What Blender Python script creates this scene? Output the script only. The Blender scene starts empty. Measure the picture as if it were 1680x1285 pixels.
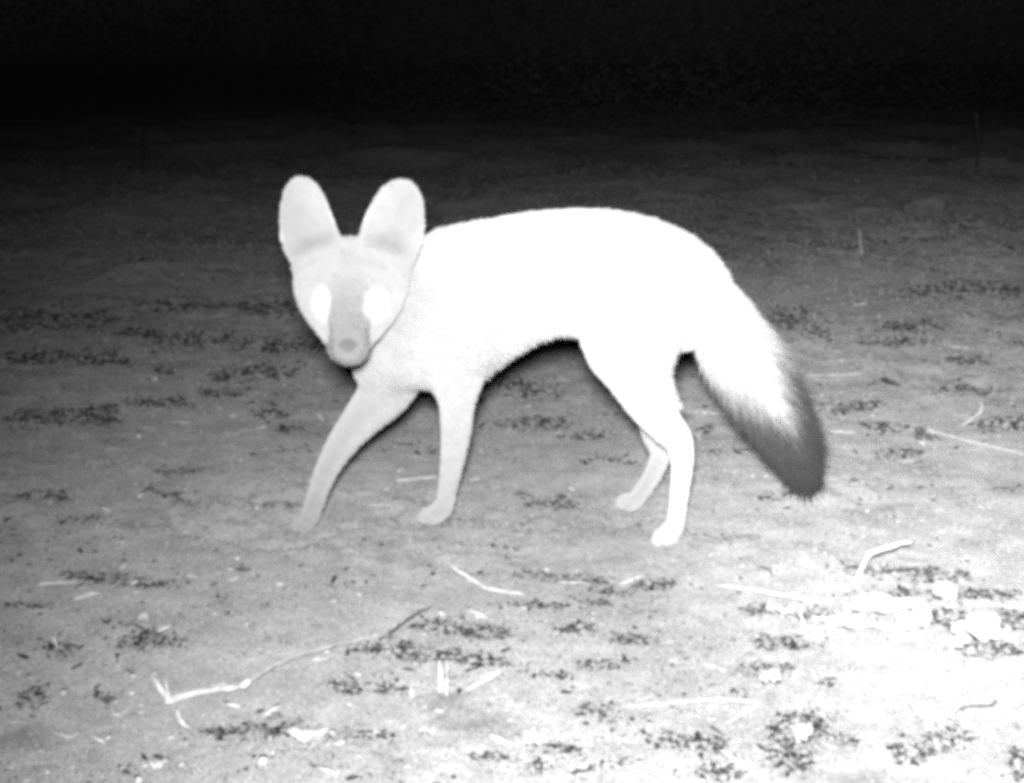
import bpy, math, random
import numpy as np
from mathutils import Vector

random.seed(7)
RNG = np.random.default_rng(11)
SC = bpy.context.scene
COL = SC.collection

# ------------------------------------------------------------------ camera
W, H = 1680.0, 1285.0            # photograph
F = 1850.0                       # focal length in photograph pixels
CH = 0.49                        # camera height above the ground
PITCH = math.radians(16.3)
cam_d = bpy.data.cameras.new('camera')
cam_d.sensor_fit = 'HORIZONTAL'
cam_d.sensor_width = 36.0
cam_d.lens = 36.0 * F / W
cam_d.clip_start = 0.02
cam_d.clip_end = 900.0
cam = bpy.data.objects.new('camera', cam_d)
cam.location = (0, 0, CH)
cam.rotation_euler = (math.pi / 2 - PITCH, 0, 0)
COL.objects.link(cam)
SC.camera = cam

# ------------------------------------------------------------------ night sky, moon, flash of the camera trap
world = bpy.data.worlds.new('World')
SC.world = world
world.use_nodes = True
wn = world.node_tree
bg = wn.nodes['Background']
sky = wn.nodes.new('ShaderNodeTexSky')
sky.sky_type = 'NISHITA'
sky.sun_disc = False
MOON_EL, MOON_AZ = math.radians(38), math.radians(200)
sky.sun_elevation = MOON_EL
sky.sun_rotation = MOON_AZ
bw = wn.nodes.new('ShaderNodeRGBToBW')          # infrared picture: no hue
wn.links.new(sky.outputs[0], bw.inputs[0])
wn.links.new(bw.outputs[0], bg.inputs['Color'])
bg.inputs['Strength'].default_value = 0.0008

moon_d = bpy.data.lights.new('moon', 'SUN')
moon_d.energy = 0.004
moon_d.angle = math.radians(0.5)
moon = bpy.data.objects.new('moon', moon_d)
moon.rotation_euler = (math.pi / 2 - MOON_EL, 0, math.pi - MOON_AZ)
moon.location = (0, 0, 5)
COL.objects.link(moon)

# the trap's own infrared flash just above the lens: a wide lobe and its brighter core, both leaning right
FLASH_AT = Vector((-0.010, -0.01, CH + 0.055))
for lobe, watts, cone, az_deg, el_deg in (('infrared_flash', 128.0, 120.0, 23.0, -21.0), ('infrared_flash_core', 112.0, 35.0, 23.0, -20.0)):
    flash_d = bpy.data.lights.new(lobe, 'SPOT')
    flash_d.energy = watts
    flash_d.color = (1, 1, 1)
    flash_d.shadow_soft_size = 0.030
    flash_d.spot_size = math.radians(cone)
    flash_d.spot_blend = 1.0
    flash = bpy.data.objects.new(lobe, flash_d)
    flash.location = FLASH_AT
    aim = Vector((math.sin(math.radians(az_deg)), math.cos(math.radians(az_deg)), math.tan(math.radians(el_deg))))
    flash.rotation_euler = aim.to_track_quat('-Z', 'Y').to_euler()
    COL.objects.link(flash)

SC.view_settings.view_transform = 'Standard'
SC.view_settings.look = 'None'
SC.view_settings.exposure = 0.0
SC.view_settings.gamma = 1.0
SC.view_settings.use_curve_mapping = False
SC.render.engine = 'CYCLES'
SC.cycles.use_denoising = False
SC.cycles.pixel_filter_type = 'BLACKMAN_HARRIS'
SC.cycles.filter_width = 5.0
SC.cycles.max_bounces = 4

# ------------------------------------------------------------------ survey: photograph pixel -> point in the place
CP, SP = math.cos(PITCH), math.sin(PITCH)


def ray(px, py):
    u, v = (px - W / 2) / F, (H / 2 - py) / F
    return np.array([u, CP + v * SP, -SP + v * CP])


def P(px, py, Y):                # point of that sight line at distance Y from the camera
    d = ray(px, py)
    t = Y / d[1]
    return np.array([d[0] * t, Y, CH + d[2] * t]), t


# value noise -----------------------------------------------------
PERM = np.random.default_rng(3).random((256, 256))


def vnoise(x, y, ox=0.0, oy=0.0):
    x = np.asarray(x, float) + ox
    y = np.asarray(y, float) + oy
    xi = np.floor(x).astype(int)
    yi = np.floor(y).astype(int)
    fx, fy = x - xi, y - yi
    fx = fx * fx * fx * (fx * (fx * 6 - 15) + 10)
    fy = fy * fy * fy * (fy * (fy * 6 - 15) + 10)
    a = PERM[xi & 255, yi & 255]
    b = PERM[(xi + 1) & 255, yi & 255]
    c = PERM[xi & 255, (yi + 1) & 255]
    d = PERM[(xi + 1) & 255, (yi + 1) & 255]
    return (a + (b - a) * fx) * (1 - fy) + (c + (d - c) * fx) * fy - 0.5


def sstep(a, b, x):
    t = np.clip((np.asarray(x, float) - a) / (b - a), 0, 1)
    return t * t * (3 - 2 * t)


def gh(x, y):                    # height of the ground
    x = np.asarray(x, float)
    y = np.asarray(y, float)
    r = np.sqrt(x * x + y * y)
    far = sstep(1.4, 4.0, r)
    h = 0.016 * vnoise(x * 1.7, y * 1.7, 3.1, 9.2) * (0.35 + far * 4.0)
    h += 0.010 * vnoise(x * 4.3, y * 4.3, 31.7, 2.2) * (0.6 + far * 3.5)
    rough = sstep(-0.10, 0.25, vnoise(x * 2.6, y * 4.2, 70.3, 11.1) + 0.5 * vnoise(x * 7, y * 11, 5.3, 91.1))
    h += 0.0085 * vnoise(x * 13, y * 15, 17.3, 5.2) * (0.45 + 1.3 * rough)
    h += 0.0052 * vnoise(x * 34, y * 40, 7.9, 55.2) * (0.35 + 1.6 * rough)
    h += 0.0024 * vnoise(x * 83, y * 97, 47.1, 15.8) * (0.4 + 1.6 * rough)
    h += 0.0013 * vnoise(x * 190, y * 215, 91.1, 35.8) * (0.5 + rough)
    return h * sstep(220, 60, r)


def G(px, py, lift=0.0):         # where that sight line meets the ground (plus a height above it)
    d = ray(px, py)
    z = lift
    for _ in range(4):
        t = (CH - z) / -d[2]
        z = float(gh(d[0] * t, d[1] * t)) + lift
    t = (CH - z) / -d[2]
    return np.array([d[0] * t, d[1] * t, z]), t


def Gn(px, py):                  # the same for arrays, flat
    u, v = (px - W / 2) / F, (H / 2 - py) / F
    dy, dz = CP + v * SP, -SP + v * CP
    t = CH / -dz
    return u * t, dy * t


# ------------------------------------------------------------------ helpers
def mesh_obj(name, verts, faces, mat, parent=None, smooth=True, tone=None):
    me = bpy.data.meshes.new(name)
    verts = np.asarray(verts, float)
    if isinstance(faces, np.ndarray):
        n, k = faces.shape
        me.vertices.add(len(verts))
        me.vertices.foreach_set('co', verts.ravel())
        me.loops.add(n * k)
        me.loops.foreach_set('vertex_index', faces.ravel().astype(np.int32))
        me.polygons.add(n)
        me.polygons.foreach_set('loop_start', np.arange(0, n * k, k, dtype=np.int32))
        me.update(calc_edges=True)
        me.validate()
    else:
        me.from_pydata(verts.tolist(), [], [list(f) for f in faces])
        me.update()
    if smooth:
        me.polygons.foreach_set('use_smooth', [True] * len(me.polygons))
    if tone is not None:
        at = me.attributes.new('tone', 'FLOAT', 'POINT')
        at.data.foreach_set('value', np.asarray(tone, np.float32))
    me.materials.append(mat)
    o = bpy.data.objects.new(name, me)
    COL.objects.link(o)
    if parent:
        o.parent = parent
        o.matrix_parent_inverse.identity()
        o.location = -np.array(parent.location)
    return o


def tag(o, label=None, cat=None, group=None, kind=None):
    if label: o['label'] = label
    if cat: o['category'] = cat
    if group: o['group'] = group
    if kind: o['kind'] = kind
    return o


def nodes_of(name):
    m = bpy.data.materials.new(name)
    m.use_nodes = True
    nt = m.node_tree
    nt.nodes.clear()
    out = nt.nodes.new('ShaderNodeOutputMaterial')
    return m, nt, out


def grey_mat(name, lo, hi, scale=40.0, rough=1.0, bump=0.0, spec=False, stretch=None):
    m, nt, out = nodes_of(name)
    tc = nt.nodes.new('ShaderNodeTexCoord')
    mp = nt.nodes.new('ShaderNodeMapping')
    if stretch: mp.inputs['Scale'].default_value = stretch
    nz = nt.nodes.new('ShaderNodeTexNoise')
    nz.inputs['Scale'].default_value = scale
    nz.inputs['Detail'].default_value = 5
    mr = nt.nodes.new('ShaderNodeMapRange')
    mr.inputs['From Min'].default_value = 0.3
    mr.inputs['From Max'].default_value = 0.7
    mr.inputs['To Min'].default_value = lo
    mr.inputs['To Max'].default_value = hi
    L = nt.links.new
    L(tc.outputs['Object'], mp.inputs['Vector'])
    L(mp.outputs[0], nz.inputs['Vector'])
    L(nz.outputs['Fac'], mr.inputs['Value'])
    if spec:
        b = nt.nodes.new('ShaderNodeBsdfPrincipled')
        b.inputs['Roughness'].default_value = rough
        L(mr.outputs[0], b.inputs['Base Color'])
    else:
        b = nt.nodes.new('ShaderNodeBsdfDiffuse')
        b.inputs['Roughness'].default_value = rough
        L(mr.outputs[0], b.inputs['Color'])
    if bump:
        bp = nt.nodes.new('ShaderNodeBump')
        bp.inputs['Strength'].default_value = 1.0
        bp.inputs['Distance'].default_value = bump
        L(nz.outputs['Fac'], bp.inputs['Height'])
        L(bp.outputs[0], b.inputs['Normal'])
    L(b.outputs[0], out.inputs['Surface'])
    return m


def ground_material():
    m, nt, out = nodes_of('dusty_soil')
    L = nt.links.new
    tc = nt.nodes.new('ShaderNodeTexCoord')

    def noise(scale, detail, sx=1.0, sy=1.0):
        mp = nt.nodes.new('ShaderNodeMapping')
        mp.inputs['Scale'].default_value = (sx, sy, 1)
        n = nt.nodes.new('ShaderNodeTexNoise')
        n.inputs['Scale'].default_value = scale
        n.inputs['Detail'].default_value = detail
        n.inputs['Roughness'].default_value = 0.62
        L(tc.outputs['Object'], mp.inputs[0])
        L(mp.outputs[0], n.inputs['Vector'])
        return n

    def rng(src, a, b, lo, hi):
        r = nt.nodes.new('ShaderNodeMapRange')
        for k, v in zip(('From Min', 'From Max', 'To Min', 'To Max'), (a, b, lo, hi)):
            r.inputs[k].default_value = v
        L(src, r.inputs['Value'])
        return r.outputs[0]

    def mul(a, b):
        n = nt.nodes.new('ShaderNodeMath')
        n.operation = 'MULTIPLY'
        L(a, n.inputs[0])
        L(b, n.inputs[1])
        return n.outputs[0]
    base = rng(noise(2.2, 5).outputs['Fac'], 0.3, 0.7, 0.27, 0.36)        # broad tone of the dust
    mid = rng(noise(26, 6, 0.8, 1.0).outputs['Fac'], 0.32, 0.68, 0.80, 1.12)
    grain = rng(noise(330, 3).outputs['Fac'], 0.3, 0.7, 0.66, 1.30)
    stain = rng(noise(11, 7, 0.6, 1.0).outputs['Fac'], 0.30, 0.42, 0.62, 1.0)  # damp, humus-rich spots
    c = mul(mul(base, mid), mul(grain, stain))
    b = nt.nodes.new('ShaderNodeBsdfDiffuse')
    b.inputs['Roughness'].default_value = 1.0
    L(c, b.inputs['Color'])
    bp = nt.nodes.new('ShaderNodeBump')
    bp.inputs['Strength'].default_value = 1.0
    bp.inputs['Distance'].default_value = 0.0032
    L(noise(210, 6).outputs['Fac'], bp.inputs['Height'])
    L(bp.outputs[0], b.inputs['Normal'])
    L(b.outputs[0], out.inputs['Surface'])
    return m


M_soil = ground_material()
M_straw = grey_mat('dry_straw', 0.40, 0.68, 140, 0.8)
M_pale = grey_mat('bleached_leaf', 0.32, 0.60, 90, 0.8, bump=0.0006)
M_twig = grey_mat('grey_twig', 0.24, 0.46, 120, 1.0, bump=0.0005)
M_dark_twig = grey_mat('dark_twig', 0.05, 0.10, 90, 1.0)
M_chaff = grey_mat('chaff', 0.38, 0.70, 90, 1.0)
M_stone = grey_mat('pale_stone', 0.38, 0.55, 70, 1.0, bump=0.001)
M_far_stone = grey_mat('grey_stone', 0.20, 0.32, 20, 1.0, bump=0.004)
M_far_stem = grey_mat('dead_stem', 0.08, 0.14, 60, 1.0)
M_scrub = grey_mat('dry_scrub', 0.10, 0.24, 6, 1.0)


def tone_mat(name, vary):
    m, nt, out = nodes_of(name)
    L = nt.links.new
    at = nt.nodes.new('ShaderNodeAttribute')
    at.attribute_name = 'tone'
    tc = nt.nodes.new('ShaderNodeTexCoord')
    nz = nt.nodes.new('ShaderNodeTexNoise')
    nz.inputs['Scale'].default_value = 90
    nz.inputs['Detail'].default_value = 4
    L(tc.outputs['Object'], nz.inputs['Vector'])
    mr = nt.nodes.new('ShaderNodeMapRange')
    mr.inputs['From Min'].default_value = 0.3
    mr.inputs['From Max'].default_value = 0.7
    mr.inputs['To Min'].default_value = 1 - vary
    mr.inputs['To Max'].default_value = 1 + vary
    L(nz.outputs['Fac'], mr.inputs['Value'])
    mu = nt.nodes.new('ShaderNodeMath')
    mu.operation = 'MULTIPLY'
    L(at.outputs['Fac'], mu.inputs[0])
    L(mr.outputs[0], mu.inputs[1])
    b = nt.nodes.new('ShaderNodeBsdfDiffuse')
    b.inputs['Roughness'].default_value = 1.0
    L(mu.outputs[0], b.inputs['Color'])
    L(b.outputs[0], out.inputs['Surface'])
    return m


M_coat = tone_mat('fox_coat', 0.06)
M_crumb = tone_mat('leaf_mould', 0.35)

# ------------------------------------------------------------------ the ground: one sheet to the horizon
rr = [0.22]
while rr[-1] < 400:
    r = rr[-1]
    k = 1.012 if r < 0.55 else (1.0026 if r < 2.3 else (1.006 if r < 5 else (1.03 if r < 20 else 1.12)))
    rr.append(r * k)
rr = np.array(rr)
fine = np.linspace(-31, 31, 541)
side = np.linspace(31, 329, 76)[1:-1]
ang = np.radians(np.concatenate([fine, side]))
R_, A_ = np.meshgrid(rr, ang, indexing='ij')
gx, gy = R_ * np.sin(A_), R_ * np.cos(A_)
gz = gh(gx, gy)
nr, na = R_.shape
gv = np.stack([gx.ravel(), gy.ravel(), gz.ravel()], 1)
i0 = np.arange(nr - 1)[:, None] * na
j0 = np.arange(na)[None, :]
j1 = (j0 + 1) % na
gf = np.stack([i0 + j0, i0 + j1, i0 + na + j1, i0 + na + j0], -1).reshape(-1, 4)[:, ::-1]
cidx = len(gv)
ground = mesh_obj('ground', gv, np.ascontiguousarray(gf), M_soil)
tag(ground, 'bare dusty pale soil fading into the dark', kind='structure')

# ------------------------------------------------------------------ the fox
Y0 = 1.148                       # midline of the trunk, metres from the camera


def C(px, py, dY, rpx):          # centre and radius of a body section
    p, t = P(px, py, Y0 + dY)
    return p, rpx * t / F


# each limb: list of (px, py, depth offset, radius px), tone, depth scale
chains = []


def spline(rows, m):             # Catmull-Rom through the sections, so limbs and back bend without corners
    rows = np.asarray(rows, float)
    ext = np.vstack([2 * rows[0] - rows[1], rows, 2 * rows[-1] - rows[-2]])
    out = []
    for i in range(1, len(ext) - 2):
        a, b, c, d = ext[i - 1:i + 3]
        for j in range(m):
            t = j / m
            out.append(0.5 * (2 * b + (c - a) * t + (2 * a - 5 * b + 4 * c - d) * t * t + (3 * b - a - 3 * c + d) * t ** 3))
    out.append(rows[-1])
    return np.array(out)


def chain(name, secs, tone, ys=1.0, k=0.014):
    tones = tone if isinstance(tone, list) else [tone] * len(secs)
    rows = [list(s) + [t] for s, t in zip(secs, tones)]
    if len(rows) > 2:
        rows = spline(rows, 3)
    chains.append((name, [C(*r[:4]) for r in rows], [float(r[4]) for r in rows], ys, k))



chain('trunk', [(728, 508, 0, 110), (820, 468, 0, 108), (910, 447, 0, 101), (1000, 453, 0, 106), (1075, 474, 0, 101), (1118, 492, 0, 80)],
      [.56, .60, .62, .62, .62, .58], ys=1.55, k=0.03)
chain('neck', [(745, 492, 0, 106), (680, 505, -0.012, 84), (612, 486, -0.028, 60)], [.54, .48, .43], ys=1.35, k=0.03)
chain('breast', [(720, 540, 0.0, 88), (650, 572, 0.0, 62), (628, 600, 0.012, 48)], [.52, .48, .44], ys=1.3, k=0.03)
chain('near_shoulder', [(768, 470, -0.030, 58), (749, 552, -0.034, 53), (749, 622, -0.026, 33)], [.56, .52, .47], ys=1.5, k=0.02)
chain('near_foreleg', [(750, 622, -0.027, 35), (749, 665, -0.02, 28), (746, 722, -0.012, 22.5), (736, 790, -0.003, 16), (729, 826, 0.002, 15), (717, 842, 0.003, 17), (700, 849, 0.002, 13)],
      [.48, .47, .45, .43, .41, .41, .41])
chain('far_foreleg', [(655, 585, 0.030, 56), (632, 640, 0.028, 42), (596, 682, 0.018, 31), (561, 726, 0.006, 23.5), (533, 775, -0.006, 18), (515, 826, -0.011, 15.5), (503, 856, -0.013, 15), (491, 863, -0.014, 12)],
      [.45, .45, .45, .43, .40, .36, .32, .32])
chain('near_haunch', [(1050, 455, -0.030, 78), (1030, 540, -0.036, 80), (1041, 606, -0.038, 52), (1068, 662, -0.040, 37), (1092, 697, -0.042, 28), (1113, 722, -0.044, 22),
                      (1119, 758, -0.045, 17.5), (1114, 810, -0.045, 15), (1108, 856, -0.045, 14.5), (1096, 877, -0.046, 18), (1083, 884, -0.047, 14)],
      [.58, .58, .56, .54, .54, .54, .52, .48, .46, .44, .44], ys=1.15, k=0.02)
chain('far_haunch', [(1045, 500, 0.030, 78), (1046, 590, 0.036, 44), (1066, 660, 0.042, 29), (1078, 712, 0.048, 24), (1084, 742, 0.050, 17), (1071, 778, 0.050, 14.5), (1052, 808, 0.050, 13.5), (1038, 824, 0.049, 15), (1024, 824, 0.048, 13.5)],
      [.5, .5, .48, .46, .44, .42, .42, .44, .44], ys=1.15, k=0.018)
# tail: slimmer core, the long fur gives the brush its width
TAIL = [(1112, 446, 0.0, 44), (1148, 486, 0.004, 45), (1184, 536, 0.008, 46), (1226, 602, 0.010, 40), (1264, 664, 0.012, 35), (1299, 726, 0.012, 23), (1321, 783, 0.012, 9)]
chain('tail', TAIL, .60, ys=1.15, k=0.010)
# head, turned to face the camera
chain('skull', [(577, 439, -0.058, 49), (573, 476, -0.066, 64)], .435, ys=1.0, k=0.02)
chain('cheek_right', [(527, 452, -0.050, 40), (525, 492, -0.068, 35), (552, 556, -0.100, 20)], [.435, .44, .39], k=0.016)
chain('cheek_left', [(628, 452, -0.050, 40), (625, 494, -0.068, 36), (593, 558, -0.100, 20)], [.435, .44, .39], k=0.016)
chain('muzzle', [(573, 500, -0.100, 37), (573, 545, -0.134, 28), (571, 571, -0.152, 22)], [.34, .28, .26], k=0.014)
chain('jaw', [(573, 540, -0.090, 30), (572, 579, -0.136, 17)], [.26, .26], k=0.010)
chain('whisker_pad_right', [(555, 572, -0.138, 15), (561, 574, -0.143, 15)], [.27, .26], k=0.010)
chain('whisker_pad_left', [(588, 573, -0.138, 15), (583, 575, -0.143, 15)], [.27, .26], k=0.010)
# toes
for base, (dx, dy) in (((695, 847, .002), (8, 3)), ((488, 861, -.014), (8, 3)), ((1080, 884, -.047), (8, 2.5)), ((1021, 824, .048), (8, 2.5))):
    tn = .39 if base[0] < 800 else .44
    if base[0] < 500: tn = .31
    for q in (-1.5, -.5, .5, 1.5):
        dd = 0.0095 * q
        chain('toe', [(base[0] + 8 - abs(q) * 1.5, base[1] - 3 - dd * 330, base[2] + dd, 8), (base[0] - 7 + abs(q) * 4, base[1] + 3 - dd * 330, base[2] + dd, 6.8)], tn, k=0.0035)

groups = {}
GROUP_OF = {'skull': 'head', 'cheek_right': 'head', 'cheek_left': 'head', 'muzzle': 'head', 'jaw': 'head', 'whisker_pad_right': 'head', 'whisker_pad_left': 'head'}

VOX = 0.0027
lo = np.array([-0.30, 0.955, -0.02])
hi = np.array([0.37, 1.27, 0.42])
dims = np.ceil((hi - lo) / VOX).astype(int) + 1
AX = [lo[i] + VOX * np.arange(dims[i]) for i in range(3)]
BIG = np.float32(0.2)
FIELD = {'body': np.full(dims, BIG, np.float32), 'head': np.full(dims, BIG, np.float32)}


def smin(a, b, k):
    h = np.maximum(k - np.abs(a - b), 0) / k
    return np.minimum(a, b) - h * h * k * 0.25


def box(pmin, pmax, margin):
    s = []
    for i in range(3):
        a = max(0, int((pmin[i] - margin - lo[i]) / VOX))
        b = min(dims[i], int((pmax[i] + margin - lo[i]) / VOX) + 2)
        s.append(slice(a, b))
    return tuple(s)


def cone_dist(X, Y, Z, a, ra, b, rb, ys):
    ab = (b - a) * np.array([1, ys, 1])
    dx, dy, dz = X - a[0], (Y - a[1]) * ys, Z - a[2]
    t = np.clip((dx * ab[0] + dy * ab[1] + dz * ab[2]) / max(1e-9, float(ab @ ab)), 0, 1)
    q = np.sqrt((dx - t * ab[0]) ** 2 + (dy - t * ab[1]) ** 2 + (dz - t * ab[2]) ** 2)
    return q - (ra + (rb - ra) * t), t


for name, secs, tones, ys, k in chains:
    Fd = FIELD[GROUP_OF.get(name, 'body')]
    mx = max(r_ for _, r_ in secs) + 0.035
    allp = np.array([p_ for p_, _ in secs])
    cs = box(allp.min(0), allp.max(0), mx)
    own = np.full([q_.stop - q_.start for q_ in cs], BIG, np.float32)
    for (a, ra), (b, rb) in zip(secs[:-1], secs[1:]):
        X = AX[0][cs[0]][:, None, None]
        Y = AX[1][cs[1]][None, :, None]
        Z = AX[2][cs[2]][None, None, :]
        d, _ = cone_dist(X, Y, Z, a, ra, b, rb, ys)
        own = smin(own, d.astype(np.float32), 0.0015)
    Fd[cs] = smin(Fd[cs], own, k)

# ears: cupped shells
EARS = []


def ear(base, tip, wpx, dYb, dYt, lean):
    b, t = P(base[0], base[1], Y0 + dYb)
    tt, _ = P(tip[0], tip[1], Y0 + dYt)
    ax = tt - b
    Ln = np.linalg.norm(ax)
    ax = ax / Ln
    n = np.array([lean, -1.0, -0.05])
    n -= ax * (n @ ax)
    n /= np.linalg.norm(n)
    c = np.cross(ax, n)
    EARS.append((b, ax, n, c, Ln, wpx * t / F))


ear((535, 434), (481, 291), 53, -0.058, -0.050, -0.30)
ear((621, 437), (670, 295), 53, -0.058, -0.046, 0.26)


def ear_dist(X, Y, Z, e):
    b, ax, n, c, Ln, w = e
    dx, dy, dz = X - b[0], Y - b[1], Z - b[2]
    A = (dx * ax[0] + dy * ax[1] + dz * ax[2]) / Ln
    B = dx * c[0] + dy * c[1] + dz * c[2]
    N = dx * n[0] + dy * n[1] + dz * n[2]
    Ac = np.clip(A, -0.3, 1.0)
    prof = np.where(Ac < 0.28, 1.0 - 0.32 * np.clip(0.28 - Ac, 0, .6), np.sqrt(np.clip(1 - (np.clip(Ac - 0.28, 0, 1) / 0.72) ** 2.3, 0, 1)))
    wid = w * prof
    d2 = (np.abs(B) - wid) * 0.8
    d2 = np.maximum(d2, (A - 1.0) * Ln)
    d2 = np.maximum(d2, (-0.18 - A) * Ln)
    curl = 0.022 * np.abs(B / w) ** 2.4 * (1.25 - 0.75 * np.clip(A, 0, 1)) - 0.006 - 0.010 * np.clip(0.5 - A, 0, .5)
    th = 0.0030 + 0.003 * np.clip(0.5 - A, 0, .5)
    ds = (np.abs(N - curl) - th) * 0.75
    return smin_max(ds, d2, 0.003), A, B / w


def smin_max(a, b, k):
    return -smin(-a, -b, k)


for e in EARS:
    b, ax, n, c, Ln, w = e
    tipp = b + ax * Ln
    s = box(np.minimum(b, tipp), np.maximum(b, tipp), w + 0.03)
    X = AX[0][s[0]][:, None, None]
    Y = AX[1][s[1]][None, :, None]
    Z = AX[2][s[2]][None, None, :]
    d, _, _ = ear_dist(X, Y, Z, e)
    FIELD['head'][s] = smin(FIELD['head'][s], d.astype(np.float32), 0.010)

# eye sockets
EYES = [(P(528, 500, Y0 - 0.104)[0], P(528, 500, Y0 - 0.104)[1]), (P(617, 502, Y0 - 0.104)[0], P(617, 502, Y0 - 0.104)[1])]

V = smin(FIELD['body'], FIELD['head'], np.float32(0.010))


def surface_nets(V):
    S = V < 0
    c = [S[i:S.shape[0] - 1 + i, j:S.shape[1] - 1 + j, k:S.shape[2] - 1 + k] for i in (0, 1) for j in (0, 1) for k in (0, 1)]
    cnt = sum(x.astype(np.int8) for x in c)
    act = (cnt > 0) & (cnt < 8)
    idx = np.full(act.shape, -1, np.int64)
    ii = np.argwhere(act)
    idx[act] = np.arange(len(ii))
    corner = lambda o: V[ii[:, 0] + o[0], ii[:, 1] + o[1], ii[:, 2] + o[2]]
    acc = np.zeros((len(ii), 3))
    num = np.zeros(len(ii))
    os_ = [(i, j, k) for i in (0, 1) for j in (0, 1) for k in (0, 1)]
    for a in os_:
        for ax in range(3):
            if a[ax] == 0:
                b = list(a); b[ax] = 1
                va, vb = corner(a), corner(b)
                m = (va < 0) != (vb < 0)
                t = np.where(m, va / np.where(m, va - vb, 1), 0)
                p = np.tile(np.array(a, float), (len(ii), 1))
                p[:, ax] += t
                acc += p * m[:, None]
                num += m
    verts = lo + VOX * (ii + acc / num[:, None])
    quads = []
    for ax in range(3):
        sl0 = [slice(1, -1)] * 3
        o1, o2 = [x for x in range(3) if x != ax]
        A = [slice(None)] * 3; B = [slice(None)] * 3
        A[ax] = slice(0, -1); B[ax] = slice(1, None)
        sa, sb = S[tuple(A)], S[tuple(B)]
        ed = np.argwhere(sa != sb)
        ed = ed[(ed[:, o1] > 0) & (ed[:, o2] > 0) & (ed[:, o1] < S.shape[o1] - 1) & (ed[:, o2] < S.shape[o2] - 1)]
        def cell(d1, d2):
            e = ed.copy(); e[:, o1] -= d1; e[:, o2] -= d2
            return idx[e[:, 0], e[:, 1], e[:, 2]]
        q = np.stack([cell(1, 1), cell(0, 1), cell(0, 0), cell(1, 0)], 1)
        flip = sa[tuple(ed.T)]
        if ax == 1: flip = ~flip
        q[~flip] = q[~flip][:, ::-1]
        quads.append(q)
    return verts, np.concatenate(quads)


fv, fq = surface_nets(V)
fq = fq[(fq >= 0).all(1)]


def smooth_mesh(v, q, n):
    for _ in range(n):
        acc = np.zeros_like(v); num = np.zeros(len(v))
        for a, b in ((0, 1), (1, 2), (2, 3), (3, 0)):
            np.add.at(acc, q[:, a], v[q[:, b]]); np.add.at(num, q[:, a], 1)
            np.add.at(acc, q[:, b], v[q[:, a]]); np.add.at(num, q[:, b], 1)
        v = v * 0.5 + 0.5 * acc / np.maximum(num, 1)[:, None]
    return v


fv = smooth_mesh(fv, fq, 1)

tail_pts = np.array([C(*s)[0] for s in TAIL])
tail_r = np.array([C(*s)[1] for s in TAIL])
seg = np.diff(tail_pts, axis=0)
seg_l = np.linalg.norm(seg, axis=1)
cum = np.concatenate([[0], np.cumsum(seg_l)])
TAIL_LEN = cum[-1]


def tail_param(p):
    best = np.full(len(p), 1e9); tt = np.zeros(len(p)); across = np.zeros(len(p)); tang = np.zeros((len(p), 3))
    for i in range(len(seg)):
        t = np.clip(((p - tail_pts[i]) @ seg[i]) / seg_l[i] ** 2, 0, 1)
        q = p - tail_pts[i] - t[:, None] * seg[i]
        d = np.linalg.norm(q, axis=1)
        u = seg[i] / seg_l[i]
        perp = np.array([u[2], 0, -u[0]])            # dorsal-ventral direction in the walking plane
        m = d < best
        r = tail_r[i] + (tail_r[i + 1] - tail_r[i]) * t
        best[m] = d[m]; tt[m] = ((cum[i] + t * seg_l[i]) / TAIL_LEN)[m]; across[m] = ((q @ perp) / r)[m]; tang[m] = u
    return best, tt, across, tang


EARLAB = []


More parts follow.
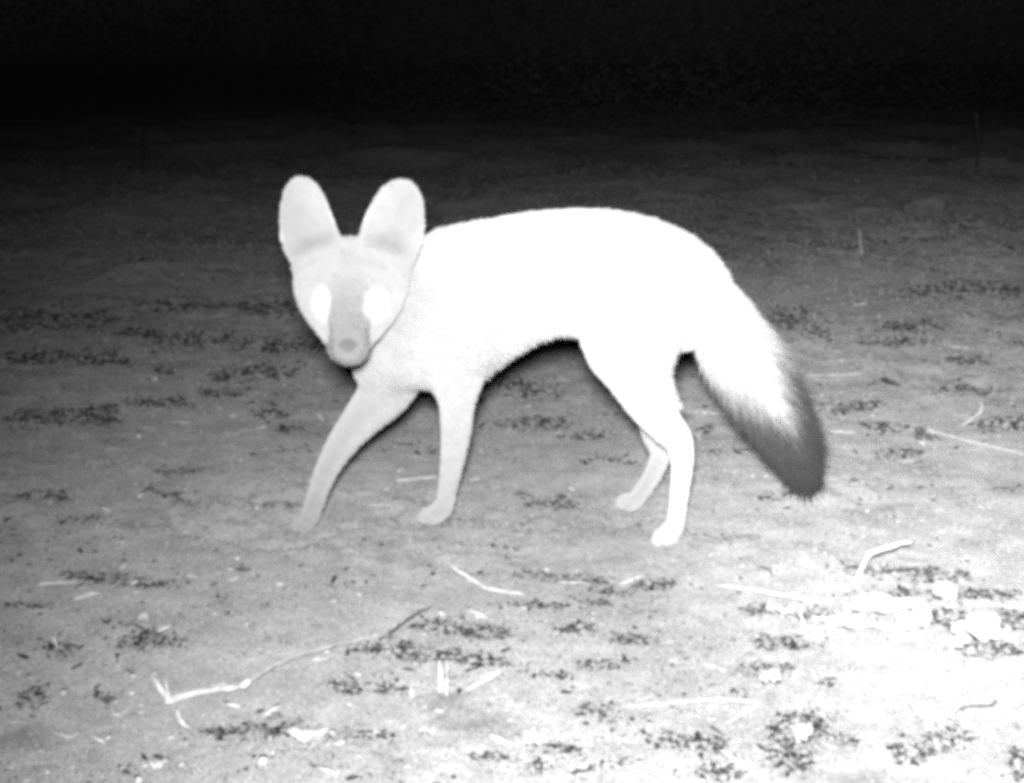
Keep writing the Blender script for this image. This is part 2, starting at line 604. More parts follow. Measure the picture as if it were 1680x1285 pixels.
def coat(p):                     # the coat's own markings plus painted eyeshine glow, tied to the anatomy; returns tone and region id
    wsum = np.full(len(p), 1e-9); tsum = np.zeros(len(p)); best = np.full(len(p), 9.0); reg = np.zeros(len(p), int)
    X, Y, Z = p[:, 0], p[:, 1], p[:, 2]
    for ci, (name, secs, tones, ys, k) in enumerate(chains):
        for i in range(len(secs) - 1):
            (a, ra), (b, rb) = secs[i], secs[i + 1]
            d, t = cone_dist(X, Y, Z, a, ra, b, rb, ys)
            w = np.exp(-np.clip(d, 0, 1) / 0.007)
            tsum += w * (tones[i] + (tones[i + 1] - tones[i]) * t); wsum += w
            m = d < best
            best[m] = d[m]; reg[m] = ci
    tone = tsum / wsum
    region = np.zeros(len(p), int)               # 0 trunk 1 leg 2 head 3 tail 4 ear
    for ci, c in enumerate(chains):
        nme = c[0]
        r = 0
        if 'foreleg' in nme or nme == 'toe': r = 1
        if nme in GROUP_OF: r = 2
        if nme == 'tail': r = 3
        region[reg == ci] = r
    region[(region == 0) & (Z < 0.15)] = 1
    for e in EARS:
        d, A, B = ear_dist(X, Y, Z, e)
        m = (d < 0.006) & (A > 0.10)
        region[m] = 4
        et = 0.44 - 0.11 * np.exp(-((A - .24) / .12) ** 2 - (np.abs(B) / .75) ** 4) + 0.30 * sstep(.84, .97, np.abs(B)) * sstep(.30, .50, A) + 0.05 * A
        w = np.where(m, sstep(0.05, 0.30, A), 0)
        tone = tone * (1 - w) + et * w
    for ec, t in EYES:                            # eyeshine glow painted into the coat round each eye, pale fur below
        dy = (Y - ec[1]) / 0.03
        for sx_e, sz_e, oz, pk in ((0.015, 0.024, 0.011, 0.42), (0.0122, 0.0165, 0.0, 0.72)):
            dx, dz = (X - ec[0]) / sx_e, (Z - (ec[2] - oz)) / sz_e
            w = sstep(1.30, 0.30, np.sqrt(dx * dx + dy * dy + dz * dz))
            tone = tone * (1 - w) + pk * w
    d, tt, ac, _ = tail_param(p)
    m = region == 3
    edge = 1.55 - 2.3 * sstep(0.12, 1.0, tt)
    dark = sstep(edge - 0.65, edge + 0.55, np.abs(ac + 0.05) + 0.10 * np.sin(p[:, 0] * 190 + p[:, 2] * 140) + RNG.normal(0, 0.13, len(p)))
    tone = np.where(m, 0.50 * (1 - dark) + (0.11 - 0.07 * tt) * dark, tone)
    return tone, region


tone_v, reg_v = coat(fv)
fox = bpy.data.objects.new('fox', None)
fox.empty_display_size = 0.1
foot_c, _ = G(800, 868)
fox.location = (float(foot_c[0]), Y0, 0.0)
COL.objects.link(fox)
tag(fox, 'big-eared pale fox walking left, dark-tipped bushy tail, head turned to the camera', 'fox')
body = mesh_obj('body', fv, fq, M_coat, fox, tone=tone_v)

# fur ---------------------------------------------------------------
me = body.data
nrm = np.zeros(len(fv) * 3, np.float32)
me.vertices.foreach_get('normal', nrm)
nrm = nrm.reshape(-1, 3)
tri = np.concatenate([fq[:, [0, 1, 2]], fq[:, [0, 2, 3]]])
ar = np.linalg.norm(np.cross(fv[tri[:, 1]] - fv[tri[:, 0]], fv[tri[:, 2]] - fv[tri[:, 0]]), axis=1)
# keep the sign of the normals outward
chk = (nrm * (fv - fv.mean(0))).sum(1).mean()
if chk < 0:
    nrm = -nrm
    me.flip_normals()
dens = ar * np.array([1.0, 1.3, 1.6, 3.2, 1.2])[reg_v[tri[:, 0]]]
NS = 130000
pick = RNG.choice(len(tri), NS, p=dens / dens.sum())
u, v = RNG.random(NS), RNG.random(NS)
sw = u + v > 1
u[sw], v[sw] = 1 - u[sw], 1 - v[sw]
T = tri[pick]
mixv = lambda a: a[T[:, 0]] * (1 - u - v)[:, None] + a[T[:, 1]] * u[:, None] + a[T[:, 2]] * v[:, None]
root = mixv(fv)
nn = mixv(nrm)
nn /= np.linalg.norm(nn, axis=1)[:, None]
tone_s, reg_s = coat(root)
ok = np.ones(NS, bool)
nose_c, nose_t = P(571, 566, Y0 - 0.1655)
for ec, t in EYES:
    ok &= np.linalg.norm((root - ec), axis=1) > 0.0115
ok &= np.linalg.norm((root - nose_c), axis=1) > 0.011
ok &= root[:, 2] > 0.012
_, tt, ac, tang = tail_param(root)
flow = np.zeros((NS, 3))
flow[reg_s == 0] = (0.9, 0, -0.45)
flow[reg_s == 1] = (0.15, 0, -1)
hd = root - P(571, 570, Y0 - 0.15)[0]
hd /= np.linalg.norm(hd, axis=1)[:, None]
flow[reg_s == 2] = hd[reg_s == 2]
for e in EARS:
    d, A, B = ear_dist(root[:, 0], root[:, 1], root[:, 2], e)
    m = (reg_s == 4) & (d < 0.01)
    flow[m] = e[1]
flow[reg_s == 3] = tang[reg_s == 3]
lift = np.array([0.22, 0.12, 0.15, 0.45, 0.15])[reg_s]
length = np.array([0.0080, 0.0038, 0.0036, 0.0260, 0.0026])[reg_s] * (0.6 + 0.8 * RNG.random(NS))
lowbelly = (reg_s == 0) & (nn[:, 2] < -0.3)
length[lowbelly] *= 0.9
rump = (reg_s == 0) & (root[:, 0] > P(1060, 500, Y0)[0][0]) & (root[:, 2] < 0.26)
length[rump] *= 1.0
length = np.where(reg_s == 3, length * (0.30 + 0.70 * sstep(0.05, 0.5, tt)) * (0.7 + 0.6 * RNG.random(NS)) * (1 - 0.25 * sstep(.8, 1, tt)), length)
d1 = flow + nn * lift[:, None] * 1.6 + RNG.normal(0, 0.22, (NS, 3))
d1 -= nn * np.minimum(0.05, (d1 * nn).sum(1))[:, None] * 0
neg = (d1 * nn).sum(1)
d1 += nn * np.maximum(0, 0.15 - neg)[:, None]
d1 /= np.linalg.norm(d1, axis=1)[:, None]
d2 = d1 + flow * 0.7 + RNG.normal(0, 0.12, (NS, 3)) + np.array([0, 0, -0.15])
d2 /= np.linalg.norm(d2, axis=1)[:, None]
p0 = root - nn * 0.0006
p1 = p0 + d1 * (length * 0.55)[:, None]
p2 = p1 + d2 * (length * 0.45)[:, None]
sidev = np.cross(d1, np.array([0.0, -1.0, 0.2]) + RNG.normal(0, 0.35, (NS, 3)))
sidev /= np.linalg.norm(sidev, axis=1)[:, None] + 1e-9
wid = np.array([0.00033, 0.00028, 0.00026, 0.00042, 0.00022])[reg_s] * (0.7 + 0.6 * RNG.random(NS))
q = [p0 - sidev * wid[:, None], p0 + sidev * wid[:, None], p1 - sidev * (wid * .8)[:, None], p1 + sidev * (wid * .8)[:, None], p2]
sv = np.stack(q, 1)[ok]
ns = len(sv)
st = np.repeat((tone_s[ok] * (0.85 + 0.3 * RNG.random(ns)))[:, None], 5, 1).ravel()
b5 = np.arange(ns)[:, None] * 5
sf = np.concatenate([b5 + np.array([[0, 1, 3]]), b5 + np.array([[0, 3, 2]]), b5 + np.array([[2, 3, 4]])])
fur = mesh_obj('fur', sv.reshape(-1, 3), sf, M_coat, fox, smooth=False, tone=st)
tag(fur, kind='stuff')


# eyes and nose -------------------------------------------------------
def ball(name, c, rad, mat, parent, seg=20, ring=12, shape=None):
    vs, fs = [], []
    for i in range(ring + 1):
        th = math.pi * i / ring
        for j in range(seg):
            ph = 2 * math.pi * j / seg
            d = np.array([math.sin(th) * math.cos(ph), math.sin(th) * math.sin(ph), math.cos(th)])
            k = shape(d) if shape else 1.0
            vs.append(np.array(c) + d * np.array(rad) * k)
    for i in range(ring):
        for j in range(seg):
            fs.append((i * seg + j, i * seg + (j + 1) % seg, (i + 1) * seg + (j + 1) % seg, (i + 1) * seg + j))
    return mesh_obj(name, vs, fs, mat, parent)


M_eye = grey_mat('painted_eyeshine', 0.90, 0.96, 40, 0.3, spec=False)  # eyeshine painted as a near-white matte eyeball
M_nose = grey_mat('nose_skin', 0.16, 0.21, 400, 0.9, bump=0.0004, spec=False)
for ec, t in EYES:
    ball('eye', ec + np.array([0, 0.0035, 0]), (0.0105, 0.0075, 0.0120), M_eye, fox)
ball('nose', nose_c, (0.0085, 0.005, 0.0062), M_nose, fox, shape=lambda d: 1.0 - 0.26 * max(0, -d[2]) * abs(d[0]) * 2)


# ------------------------------------------------------------------ litter on the ground: each piece by itself
def tube(name, pts, rads, mat, flat=1.0, sides=7, wob=0.0, parent=None):
    """pts: world points, rads: radius at each; flat < 1 presses it like a blade"""
    pts = [np.array(p, float) for p in pts]
    # resample as a soft polyline
    P2, R2 = [], []
    n = len(pts)
    for i in range(n - 1):
        m = max(2, int(np.linalg.norm(pts[i + 1] - pts[i]) / 0.006))
        m = min(m, 10)
        for j in range(m):
            t = j / m
            P2.append(pts[i] * (1 - t) + pts[i + 1] * t)
            R2.append(rads[i] * (1 - t) + rads[i + 1] * t)
    P2.append(pts[-1]); R2.append(rads[-1])
    P2 = np.array(P2); R2 = np.array(R2)
    for _ in range(1):
        P2[1:-1] = 0.25 * P2[:-2] + 0.5 * P2[1:-1] + 0.25 * P2[2:]
    if wob:
        P2[1:-1] += RNG.normal(0, wob, (len(P2) - 2, 3)) * np.array([1, 1, .6])
    R2 = R2 * 0.82 * (1 + RNG.normal(0, 0.13, len(R2)))
    R2[0] *= 0.6
    R2[-1] *= 0.5
    vs, fs = [], []
    for i in range(len(P2)):
        a = P2[min(i + 1, len(P2) - 1)] - P2[max(i - 1, 0)]
        a /= np.linalg.norm(a) + 1e-9
        sd = np.cross(a, (0, 0, 1.0))
        if np.linalg.norm(sd) < 0.2: sd = np.cross(a, (0, 1.0, 0))
        sd /= np.linalg.norm(sd)
        up = np.cross(sd, a)
        for j in range(sides):
            ph = 2 * math.pi * j / sides
            vs.append(P2[i] + R2[i] * (sd * math.cos(ph) + up * math.sin(ph) * flat))
    for i in range(len(P2) - 1):
        for j in range(sides):
            k = (j + 1) % sides
            fs.append((i * sides + j, i * sides + k, (i + 1) * sides + k, (i + 1) * sides + j))
    fs.append(tuple(range(sides))[::-1])
    fs.append(tuple(range((len(P2) - 1) * sides, len(P2) * sides)))
    return mesh_obj(name, vs, fs, mat, parent)


def rad(px_r, t):
    return px_r * t / F


def lay(name, pix, label, cat, mat=M_straw, flat=0.6, wob=0.0004, group=None):
    """pix: (px, py, lift m, radius px) along the piece"""
    pts, rs = [], []
    for (x, y, l, r) in pix:
        p, t = G(x, y, l)
        rr_ = rad(r, t)
        p = p + np.array([0, 0, rr_ * flat * 0.8])
        pts.append(p); rs.append(rr_)
    return tag(tube(name, pts, rs, mat, flat, wob=wob), label, cat, group)


def leaf(name, px, py, lpx, wpx, ang, label, lift=0.0, curl=0.006, mat=M_pale, tilt=0.0, cat='leaf'):
    """dry leaf: pointed oval with a midrib fold, curled edges, thickness; ang = heading on the ground"""
    c, t = G(px, py, lift)
    L_, W_ = lpx * t / F, wpx * t / F
    nu, nv = 25, 7
    top, bot, fs = [], [], []
    ca, sa = math.cos(ang), math.sin(ang)
    ph = RNG.random() * 6
    for i in range(nu):
        u_ = i / (nu - 1) * 2 - 1
        w_ = W_ * 0.5 * max(0.02, (1 - abs(u_) ** 2.2)) * (1 + 0.14 * math.sin(5 * u_ + ph) + 0.10 * math.sin(13 * u_ + 2 * ph) + 0.06 * RNG.normal())
        for j in range(nv):
            v_ = j / (nv - 1) * 2 - 1
            lx, ly = u_ * L_ * 0.5, v_ * w_ + 0.08 * W_ * math.sin(2.2 * u_ + ph)
            z = curl * (v_ * v_) * (0.7 + 0.3 * math.sin(3 * u_ + ph)) + 0.5 * curl * u_ * u_ - 0.0012 * (1 - abs(v_)) + 0.0010 * math.sin(9 * u_ + 4 * v_ + ph)
            z += tilt * lx
            x, y = c[0] + lx * ca - ly * sa, c[1] + lx * sa + ly * ca
            g = max(float(gh(x, y)), c[2] - 0.004) if lift == 0 else c[2]
            top.append((x, y, g + 0.0022 + max(0, z)))
    nT = len(top)
    bot = [(x, y, z - 0.0007) for x, y, z in top]
    for i in range(nu - 1):
        for j in range(nv - 1):
            a = i * nv + j
            fs.append((a, a + nv, a + nv + 1, a + 1))
            fs.append((nT + a, nT + a + 1, nT + a + nv + 1, nT + a + nv))
    for i in range(nu - 1):
        for j in (0, nv - 1):
            a, b = i * nv + j, (i + 1) * nv + j
            fs.append((a, b, nT + b, nT + a))
    for j in range(nv - 1):
        for i in (0, nu - 1):
            a, b = i * nv + j, i * nv + j + 1
            fs.append((a, b, nT + b, nT + a))
    return tag(mesh_obj(name, top + bot, fs, mat), label, cat)


# the long twig with a knot in front of the fox
tw = bpy.data.objects.new('twig', None)
tw.location = G(402, 1130)[0]
COL.objects.link(tw)
tag(tw, 'long jointed twig lying in the left foreground, thick pale end and thin dark tip', 'twig')


def part(name, pix, mat, parent, flat=1.0, wob=0.0004):
    pts, rs = [], []
    for (x, y, l, r) in pix:
        p, t = G(x, y, l)
        rr_ = rad(r, t)
        pts.append(p + np.array([0, 0, rr_ * flat * 0.8])); rs.append(rr_)
    return tube(name, pts, rs, mat, flat, wob=wob, parent=parent)


part('butt', [(272, 1157, .002, 6.5), (292, 1149, .004, 6), (330, 1139, .006, 5), (395, 1131, .007, 4.5)], M_straw, tw)
part('knot', [(393, 1131, .006, 5), (402, 1128, .007, 8), (411, 1122, .006, 5)], M_straw, tw)
part('stem', [(410, 1121, .006, 4), (440, 1100, .008, 4), (475, 1083, .008, 4), (530, 1066, .008, 3.8), (590, 1053, .007, 3.8), (637, 1043, .006, 3.8)], M_twig, tw)
part('tip', [(636, 1043, .006, 3.6), (660, 1025, .006, 3), (682, 1010, .006, 2.8), (708, 996, .006, 2)], M_dark_twig, tw)
part('shoot', [(276, 1152, .003, 4), (266, 1132, .008, 4.5), (250, 1113, .014, 3)], M_straw, tw)
part('shoot', [(279, 1152, .003, 3), (276, 1130, .010, 2.5), (268, 1112, .012, 1.5)], M_straw, tw)
part('shoot', [(290, 1165, .001, 3), (298, 1188, .002, 3.5), (312, 1196, .001, 2)], M_straw, tw)

lay('bent_straw', [(737, 928, .003, 3), (768, 948, .003, 4.5), (796, 967, .003, 4.5), (825, 972, .002, 4.5), (860, 976, .001, 3)], 'bent pale straw on the soil below the fox\'s belly', 'straw')
lay('broken_stalk', [(1403, 966, .0, 4.5), (1412, 940, .016, 4.5), (1424, 912, .036, 5), (1450, 903, .034, 5), (1497, 890, .030, 3)], 'kinked stalk standing up from the bright litter at right', 'stalk', flat=0.9)
lay('stalk', [(722, 1141, .0, 4.5), (723, 1118, .010, 5), (721, 1086, .026, 4)], 'thicker of two short upright stubble stalks in the foreground', 'stalk', flat=.9)
lay('stalk', [(731, 1141, .0, 3.2), (732, 1118, .010, 3.2), (735, 1094, .022, 2.8)], 'thinner of two short upright stubble stalks in the foreground', 'stalk', flat=.9)
lay('stubble_stub', [(676, 1147, .0, 5), (674, 1128, .008, 4)], 'short pale stub left of the two upright stubble stalks', 'stub', flat=.9)
lay('stick', [(768, 1134, .002, 4.5), (795, 1119, .005, 5.5), (821, 1105, .009, 4.5)], 'short slanting pale stick right of the upright stubble stalks', 'stick', flat=.8)
lay('withered_leaf', [(1008, 1163, .001, 2.5), (1070, 1157, .003, 5.5), (1150, 1150, .004, 7), (1210, 1150, .004, 7), (1252, 1153, .005, 5), (1225, 1168, .003, 6), (1190, 1188, .001, 3)], 'long pale folded blade bending back on itself, bottom centre right', 'leaf', mat=M_pale, flat=.3)
lay('withered_leaf', [(1170, 960, .001, 2), (1230, 968, .004, 8), (1300, 980, .006, 10), (1365, 992, .006, 8)], 'wide pale blade running into the left of the bright litter heap', 'leaf', mat=M_pale, flat=.3)
lay('withered_leaf', [(1350, 950, .010, 3), (1368, 962, .010, 7), (1388, 972, .006, 6)], 'short pale blade behind the bright litter heap', 'leaf', mat=M_pale, flat=.35)
lay('withered_leaf', [(1605, 992, .004, 4), (1650, 996, .005, 6), (1700, 1001, .004, 6)], 'pale blade reaching the right edge beside the litter heap', 'leaf', mat=M_pale, flat=.35)
leaf('dry_leaf', 1445, 1003, 125, 60, 0.15, 'largest bleached leaf in the bright litter heap at right', curl=.006)
leaf('dry_leaf', 1395, 1030, 120, 42, -0.35, 'bleached leaf at the front of the bright litter heap', curl=.004)
leaf('dry_leaf', 1500, 1028, 80, 46, 0.7, 'bleached leaf on the right flank of the litter heap', curl=.005)
leaf('dry_leaf', 1598, 1042, 85, 75, 0.25, 'curled bleached leaf above a dark patch at the right edge', lift=.004, curl=.010)
leaf('dry_leaf', 1572, 1063, 70, 36, 0.9, 'narrow pale leaf leaning under the curled leaf at right', curl=.006)
leaf('dry_leaf', 1552, 982, 40, 40, 1.9, 'small pale leaf tip standing between the dark streaks at right', lift=.004, curl=.008)
leaf('dry_leaf', 1280, 1007, 50, 26, 0.2, 'small pale leaf among dark crumbs left of the litter heap', curl=.004)
leaf('dry_leaf', 1317, 1214, 48, 30, 0.8, 'pale curled leaf in the dark clump at bottom right', curl=.006)
leaf('dry_leaf', 507, 1214, 74, 46, 0.1, 'bright white leaf lying flat in the left foreground', curl=.004)
leaf('dry_leaf', 878, 1223, 42, 34, 0.4, 'pale leaf scrap at bottom centre', curl=.004)
leaf('dry_leaf', 1655, 1150, 70, 60, -0.2, 'pale leaf beside the curved twig at the right edge', curl=.004)
leaf('dry_leaf', 1262, 1117, 40, 30, 0.5, 'small pale leaf under a dark smudge, right foreground', curl=.004)
leaf('dry_leaf', 1528, 1182, 18, 60, 0.1, 'small pale leaf scrap standing in the right foreground', curl=.004)
leaf('dry_leaf', 262, 1262, 30, 20, 0.0, 'tiny white leaf scrap near the bottom edge at left', curl=.003)
lay('straw', [(1312, 1001, .018, 2), (1316, 1018, .008, 3), (1320, 1032, .0, 3)], 'short upright straw in front of the wide pale blade', 'straw')
lay('straw', [(1180, 1230, .001, 2), (1215, 1255, .003, 5), (1262, 1283, .002, 6)], 'pale straw slanting out of the bottom edge at right', 'straw')
lay('curved_twig', [(1568, 1172, .001, 1.8), (1580, 1162, .003, 2), (1602, 1158, .004, 2), (1630, 1159, .004, 2.4), (1637, 1150, .007, 1.8)], 'thin dark curved twig near the right edge', 'twig', mat=M_dark_twig, flat=1)
lay('hooked_twig', [(1245, 932, .003, 2), (1262, 934, .004, 2), (1266, 942, .002, 2), (1267, 950, .0, 1.5)], 'tiny dark hooked twig right of the hind feet', 'twig', mat=M_dark_twig, flat=1)
lay('straw', [(650, 791, .002, 3), (685, 787, .003, 4), (718, 784, .002, 3)], 'straw on the soil just left of the standing foreleg', 'straw')
lay('straw', [(602, 831, .001, 2), (642, 829, .001, 2.4)], 'small straw lying between the two front paws', 'straw')
lay('straw', [(1105, 674, .002, 2.2), (1150, 678, .002, 3), (1196, 682, .002, 2.2)], 'straw on the ground between hind leg and tail', 'straw')
lay('straw', [(1322, 617, .002, 2.6), (1370, 617, .002, 3), (1416, 614, .002, 2.6)], 'straight pale straw right of the tail\'s middle', 'straw')
lay('straw', [(1358, 593, .002, 1.8), (1395, 592, .002, 1.4), (1432, 590, .002, 1)], 'faint thin straw just beyond the straight pale straw', 'straw')
lay('straw', [(1362, 709, .001, 2.4), (1402, 711, .001, 3)], 'short straw right of the tail\'s dark tip', 'straw')
lay('straw', [(1518, 704, .003, 2.2), (1575, 722, .004, 2.6), (1632, 735, .004, 3), (1680, 747, .002, 2.4)], 'long straw running to the right edge', 'straw')
lay('straw', [(1558, 570, .002, 2.4), (1590, 573, .002, 2.6)], 'short bright straw in the right middle distance', 'straw')
lay('straw', [(1400, 502, .002, 2.6), (1422, 499, .003, 3)], 'short pale straw farther back, right of the tail root', 'straw')
lay('straw', [(282, 694, .001, 2.2), (312, 695, .001, 2.4)], 'short straw left of the fox at leg height', 'straw')
lay('straw', [(66, 959, .001, 3.5), (98, 958, .002, 3.5), (127, 957, .001, 2.5)], 'pale straw beside the dark crumbs at far left', 'straw')
lay('straw', [(10, 1185, .001, 2), (44, 1187, .001, 2)], 'thin straw near the lower left corner', 'straw')
lay('straw', [(88, 1048, .012, 3.5), (94, 1066, .0, 4)], 'stub of straw standing in a dark ring at left', 'straw')
lay('straw', [(915, 957, .002, 2.6), (962, 957, .002, 3)], 'small straw in front of the hind feet', 'straw')
lay('straw', [(830, 1158, .001, 3.5), (860, 1160, .001, 3)], 'small pale straw right below the slanting stick', 'straw')
lay('straw', [(145, 1207, .002, 2), (160, 1214, .003, 2.5), (172, 1221, .001, 3)], 'small crooked straw in the lower left foreground', 'straw')
lay('straw', [(85, 1202, .002, 1.6), (115, 1211, .003, 2), (128, 1207, .002, 1.6)], 'thin bent straw in the lower left foreground', 'straw')
lay('straw', [(185, 1173, .001, 3.5), (198, 1175, .001, 3.5)], 'short white straw chip left of the long twig\'s thick end', 'straw')
lay('straw', [(520, 678, .003, 1.6), (531, 692, .0, 2)], 'tiny pale straw beside the raised foreleg', 'straw')
lay('forked_twig', [(1578, 700, .001, 3), (1598, 687, .010, 3), (1612, 676, .018, 2.6), (1611, 661, .030, 2)], 'small pale crooked twig standing above the long straw at right', 'twig')
lay('weed_stalk', [(1414, 421, .0, 2.4), (1412, 402, .03, 2), (1409, 378, .07, 1.5)], 'thin upright grass stem in the dark distance at right', 'weed', flat=.8)
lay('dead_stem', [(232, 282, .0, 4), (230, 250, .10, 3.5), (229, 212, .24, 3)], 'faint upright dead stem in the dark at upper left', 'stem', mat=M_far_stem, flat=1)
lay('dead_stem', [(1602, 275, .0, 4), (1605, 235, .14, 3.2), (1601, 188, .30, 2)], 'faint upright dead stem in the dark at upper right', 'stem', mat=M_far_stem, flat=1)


def stone(px, py, rx, rz, label, mat=M_stone):
    c, t = G(px, py)
    a, b = rx * t / F, rz * t / F
    sd = random.random() * 10
    o = ball('stone', c + np.array([0, 0, b * 0.3]), (a, a * 0.8, b), mat, None, 14, 9,
             shape=lambda d: 0.9 + 0.22 * math.sin(3 * d[0] + sd) * math.cos(2.5 * d[1] + sd) + 0.12 * math.sin(6 * d[2] + 5 * d[0]))
    tag(o, label, 'stone')


stone(1220, 706, 11, 7, 'small white pebble between the hind leg and the tail tip', M_pale)
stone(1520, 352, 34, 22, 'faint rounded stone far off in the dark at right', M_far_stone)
stone(235, 1014, 9, 7, 'little pale pebble above the dark crumbs at left')
stone(255, 625, 5, 6, 'tiny pale pebble in the dim ground at left')
stone(382, 684, 6, 4, 'tiny pale pebble left of the raised foreleg')


# ------------------------------------------------------------------ loose small stuff
def lumps(name, xy, size, mat, flatten, elong, label, sink=0.25, tone=None):
    """irregular crumbs: low polyhedra, each turned and squeezed its own way"""
    n = len(xy)
    base = np.array([(1, 0, 0), (.5, .87, 0), (-.5, .87, 0), (-1, 0, 0), (-.5, -.87, 0), (.5, -.87, 0), (0, 0, 1), (0, 0, -1)], float)
    fcs = np.array([(i, (i + 1) % 6, 6) for i in range(6)] + [((i + 1) % 6, i, 7) for i in range(6)])
    vs = np.tile(base, (n, 1, 1)) * (0.6 + 0.8 * RNG.random((n, 8, 1)))
    el = 1 + elong * RNG.random(n) ** 2
    vs[:, :, 0] *= el[:, None]
    vs[:, :, 2] *= flatten
    a = RNG.random(n) * math.pi * 2
    ca, sa = np.cos(a)[:, None], np.sin(a)[:, None]
    x = vs[:, :, 0] * ca - vs[:, :, 1] * sa
    y = vs[:, :, 0] * sa + vs[:, :, 1] * ca
    z = vs[:, :, 2] + (RNG.random((n, 1)) - .5) * 0.5 * vs[:, :, 0]
    s_ = size[:, None]
    X = xy[:, 0][:, None] + x * s_
    Y = xy[:, 1][:, None] + y * s_
    Z = gh(xy[:, 0], xy[:, 1])[:, None] + (z + flatten * (1 - 2 * sink)) * s_
    vv = np.stack([X, Y, Z], -1).reshape(-1, 3)
    ff = (np.arange(n)[:, None, None] * 8 + fcs[None]).reshape(-1, 3)
    return tag(mesh_obj(name, vv, ff, mat, smooth=False, tone=None if tone is None else np.repeat(tone, 8)), label, None, kind='stuff')


def sector(n, r0, r1, half=48):
    r = np.exp(RNG.random(n) * (math.log(r1) - math.log(r0)) + math.log(r0))
    a = np.radians((RNG.random(n) * 2 - 1) * half)
    return np.stack([r * np.sin(a), r * np.cos(a)], 1)


def patchy(xy, sx, sy, thr):
    d = vnoise(xy[:, 0] * sx, xy[:, 1] * sy, 12.3, 44.1) + 0.5 * vnoise(xy[:, 0] * sx * 2.7, xy[:, 1] * sy * 2.7, 2.3, 4.1)
    return xy[d > thr]


# dark rotted leaf bits lie in drifts: centre px, py, half width, half height, count
DRIFT = [(165, 945, 50, 9, 70), (255, 955, 45, 10, 50), (235, 1048, 30, 16, 90), (55, 1140, 18, 22, 70), (95, 1058, 24, 16, 45), (470, 1188, 42, 18, 80), (370, 1196, 36, 12, 60),
         (720, 1025, 40, 9, 90), (795, 1036, 28, 9, 90), (640, 1062, 50, 9, 70), (715, 1076, 70, 9, 150), (790, 1086, 30, 5, 50), (880, 992, 35, 6, 50), (980, 990, 25, 5, 30),
         (880, 942, 30, 6, 40), (955, 948, 40, 6, 80), (1075, 955, 25, 6, 60), (1000, 968, 40, 5, 30), (950, 1032, 22, 8, 50), (1040, 1052, 36, 9, 60), (905, 1106, 20, 4, 25), (975, 1090, 40, 8, 40),
         (920, 1222, 20, 5, 40), (880, 1258, 14, 8, 40), (1110, 1232, 20, 14, 40), (820, 1245, 30, 6, 25), (600, 1212, 35, 5, 30), (570, 1125, 30, 12, 50), (640, 1130, 20, 8, 25),
         (1440, 935, 50, 6, 70), (1535, 947, 50, 8, 150), (1480, 975, 30, 5, 60), (1590, 977, 60, 8, 180), (1555, 1012, 34, 11, 200), (1655, 1014, 24, 12, 130), (1620, 1064, 40, 11, 160), (1565, 1040, 8, 18, 70),
         (1250, 1000, 26, 9, 60), (1335, 1005, 24, 10, 70), (1280, 1050, 36, 10, 90), (1255, 1100, 40, 12, 70), (1310, 1200, 42, 24, 200), (1300, 1240, 26, 26, 160), (1385, 1217, 20, 6, 40), (1160, 1228, 24, 12, 70),
         (1490, 1235, 24, 14, 70), (1560, 1215, 26, 14, 110), (1530, 1228, 16, 8, 40), (1670, 1255, 16, 22, 50), (1355, 1118, 10, 6, 15), (1190, 1280, 24, 10, 40), (1000, 1258, 30, 6, 20),
         (900, 818, 40, 8, 70), (830, 890, 24, 5, 30), (880, 700, 60, 9, 60), (850, 640, 50, 10, 80), (950, 720, 40, 6, 30), (1190, 745, 40, 5, 25), (1155, 705, 10, 4, 20), (1220, 697, 9, 5, 25),
         (1260, 815, 50, 4, 20), (1395, 665, 36, 7, 60), (1460, 700, 22, 7, 60), (1515, 712, 14, 7, 60), (1480, 745, 40, 6, 40), (1650, 695, 36, 9, 90), (1670, 805, 24, 6, 25), (1290, 525, 34, 12, 120),
         (1340, 550, 20, 12, 40), (1500, 535, 40, 6, 60), (1480, 560, 40, 6, 60), (1620, 470, 60, 9, 140), (1520, 480, 60, 9, 120), (1590, 592, 40, 6, 60), (1670, 565, 16, 6, 40), (1480, 400, 60, 6, 100), (1350, 418, 50, 4, 50),
         (1600, 375, 60, 4, 80), (1250, 445, 30, 5, 40), (1600, 640, 50, 5, 30), (1440, 625, 30, 5, 25), (60, 585, 60, 7, 160), (180, 592, 24, 7, 100), (270, 610, 12, 5, 40), (110, 690, 70, 10, 200), (165, 680, 20, 10, 60),
         (255, 665, 40, 5, 60), (290, 660, 10, 6, 40), (360, 645, 30, 5, 60), (430, 612, 40, 9, 150), (365, 618, 12, 7, 60), (440, 680, 20, 6, 40), (480, 705, 14, 6, 40), (460, 565, 60, 8, 140), (330, 555, 60, 10, 80), (230, 545, 30, 8, 60),
         (100, 515, 70, 8, 180), (330, 500, 80, 8, 160), (450, 510, 40, 9, 120), (50, 535, 50, 7, 120), (300, 770, 30, 4, 20), (250, 800, 12, 4, 20), (290, 810, 20, 4, 20), (70, 815, 40, 8, 40), (450, 828, 30, 4, 30), (100, 850, 40, 6, 20),
         (760, 660, 30, 5, 50), (700, 740, 30, 6, 20), (1000, 760, 40, 5, 30), (560, 960, 30, 4, 8), (400, 935, 10, 3, 12), (300, 1050, 8, 5, 25), (170, 1137, 10, 6, 25), (40, 990, 40, 6, 20), (1200, 880, 40, 6, 20), (990, 1160, 30, 6, 20)]
clod = patchy(sector(60000, 0.5, 9.0), 3.5, 6, -0.12)
for cx, cy, hw, hh, n in DRIFT:
    x, y = Gn(cx + RNG.normal(0, hw * 0.6, n), cy + RNG.normal(0, hh * 0.7, n))
    clod = np.concatenate([clod, np.stack([x, y], 1)])
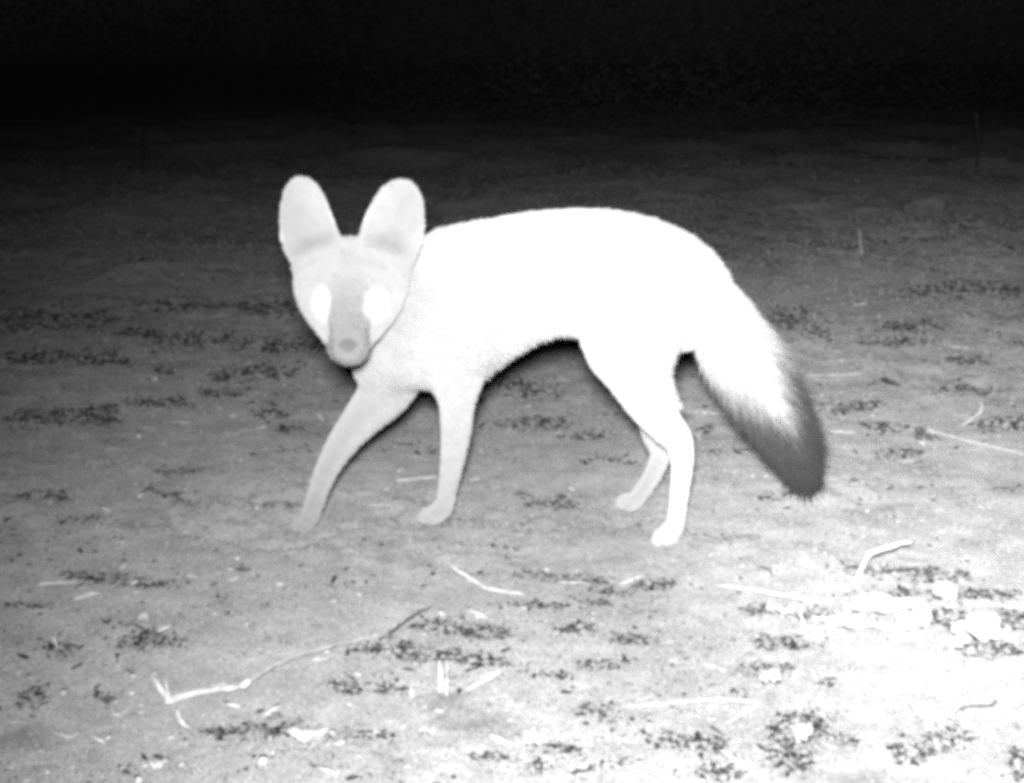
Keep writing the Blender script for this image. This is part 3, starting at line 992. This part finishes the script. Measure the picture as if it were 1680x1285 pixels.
lumps('soil_crumbs', clod, (0.0008 + 0.0034 * RNG.random(len(clod)) ** 3) * np.clip(clod[:, 1] / 1.3, 0.8, 3.5), M_soil, 0.7, 0.6, 'loose crumbs of pale soil all over the ground')

xs, ys_, sz = [], [], []
for cx, cy, hw, hh, n in DRIFT:
    n = int(n * (7.0 if cy < 720 else 4.2))
    # a drift is a few strings of bits, not an even cloud
    m = max(3, n // 9)
    ox = cx + RNG.normal(0, hw * 0.5, m)
    oy = cy + RNG.normal(0, hh * 0.5, m)
    w = RNG.integers(0, m, n)
    sx_ = RNG.normal(0, 1, n)
    slope = RNG.normal(0.0, 0.15, m)
    px = ox[w] + sx_ * hw * 0.36
    py = oy[w] + sx_ * hw * 0.22 * slope[w] + RNG.normal(0, hh * 0.30, n)
    x, y = Gn(px, py)
    xs.append(x); ys_.append(y)
    sz.append((0.0005 + 0.0020 * RNG.random(n) ** 2.5) * np.clip(y / 1.2, 0.9, 1.7))
extra = patchy(sector(14000, 0.5, 4.5), 6, 11, 0.0)
xs.append(extra[:, 0]); ys_.append(extra[:, 1])
sz.append((0.0006 + 0.0022 * RNG.random(len(extra)) ** 3) * np.clip(extra[:, 1] / 1.2, 0.9, 2.0))
dxy = np.stack([np.concatenate(xs), np.concatenate(ys_)], 1)
lumps('leaf_mould', dxy, np.concatenate(sz), M_crumb, 0.6, 2.4, 'dark crumbs of rotted leaf scattered in drifts over the soil', sink=0.1, tone=0.025 + 0.25 * RNG.random(len(dxy)) ** 2.6)

gr = sector(70000, 0.5, 6.0, 40)
lumps('sand_grains', gr, (0.0005 + 0.0011 * RNG.random(len(gr)) ** 2) * np.clip(gr[:, 1] / 1.2, 0.8, 2.6), M_crumb, 0.8, 0.8, 'coarse sand grains strewn over the whole ground', sink=0.2,
      tone=np.clip(0.30 + 0.11 * RNG.normal(size=len(gr)), 0.08, 0.6))
ch = sector(2600, 0.5, 4.0)
lumps('chaff', ch, 0.0007 + 0.0024 * RNG.random(len(ch)) ** 3, M_chaff, 0.30, 5.0, 'tiny pale bits of chaff and husk scattered over the soil', sink=0.0)


# bushes added far behind to mottle the dark and cover the horizon
def added_scrub():
    n_b = 75
    vs, fs = [], []
    V_, Fc = [], []
    base = 0
    for b in range(n_b):
        x, y = RNG.uniform(-11, 11), RNG.uniform(8.5, 15)
        hgt, wd = RNG.uniform(1.0, 3.4), RNG.uniform(0.7, 1.7)
        n = 3000
        u_ = RNG.random(n)
        ph = RNG.random(n) * 2 * math.pi
        rr_ = wd * np.sqrt(RNG.random(n)) * (0.75 + 0.25 * np.sin(np.clip(u_, 0, 1) * 2.6))
        c = np.stack([x + rr_ * np.cos(ph), y + rr_ * np.sin(ph), u_ * hgt + 0.05 * RNG.normal(size=n)], 1)
        d = RNG.normal(size=(n, 3)); d /= np.linalg.norm(d, axis=1)[:, None]
        e = RNG.normal(size=(n, 3)); e -= d * (e * d).sum(1)[:, None]; e /= np.linalg.norm(e, axis=1)[:, None]
        l = (0.012 + 0.02 * RNG.random(n))[:, None]
        q = np.stack([c - d * l, c + e * l * .35, c + d * l, c - e * l * .35], 1).reshape(-1, 3)
        V_.append(q)
        Fc.append(base + np.arange(n * 4).reshape(-1, 4)); base += n * 4
    o = mesh_obj('added_scrub', np.concatenate(V_), np.concatenate(Fc), M_scrub, smooth=False)
    tag(o, 'added bushes, barely lit, mottling the dark far behind the fox', kind='stuff')


added_scrub()
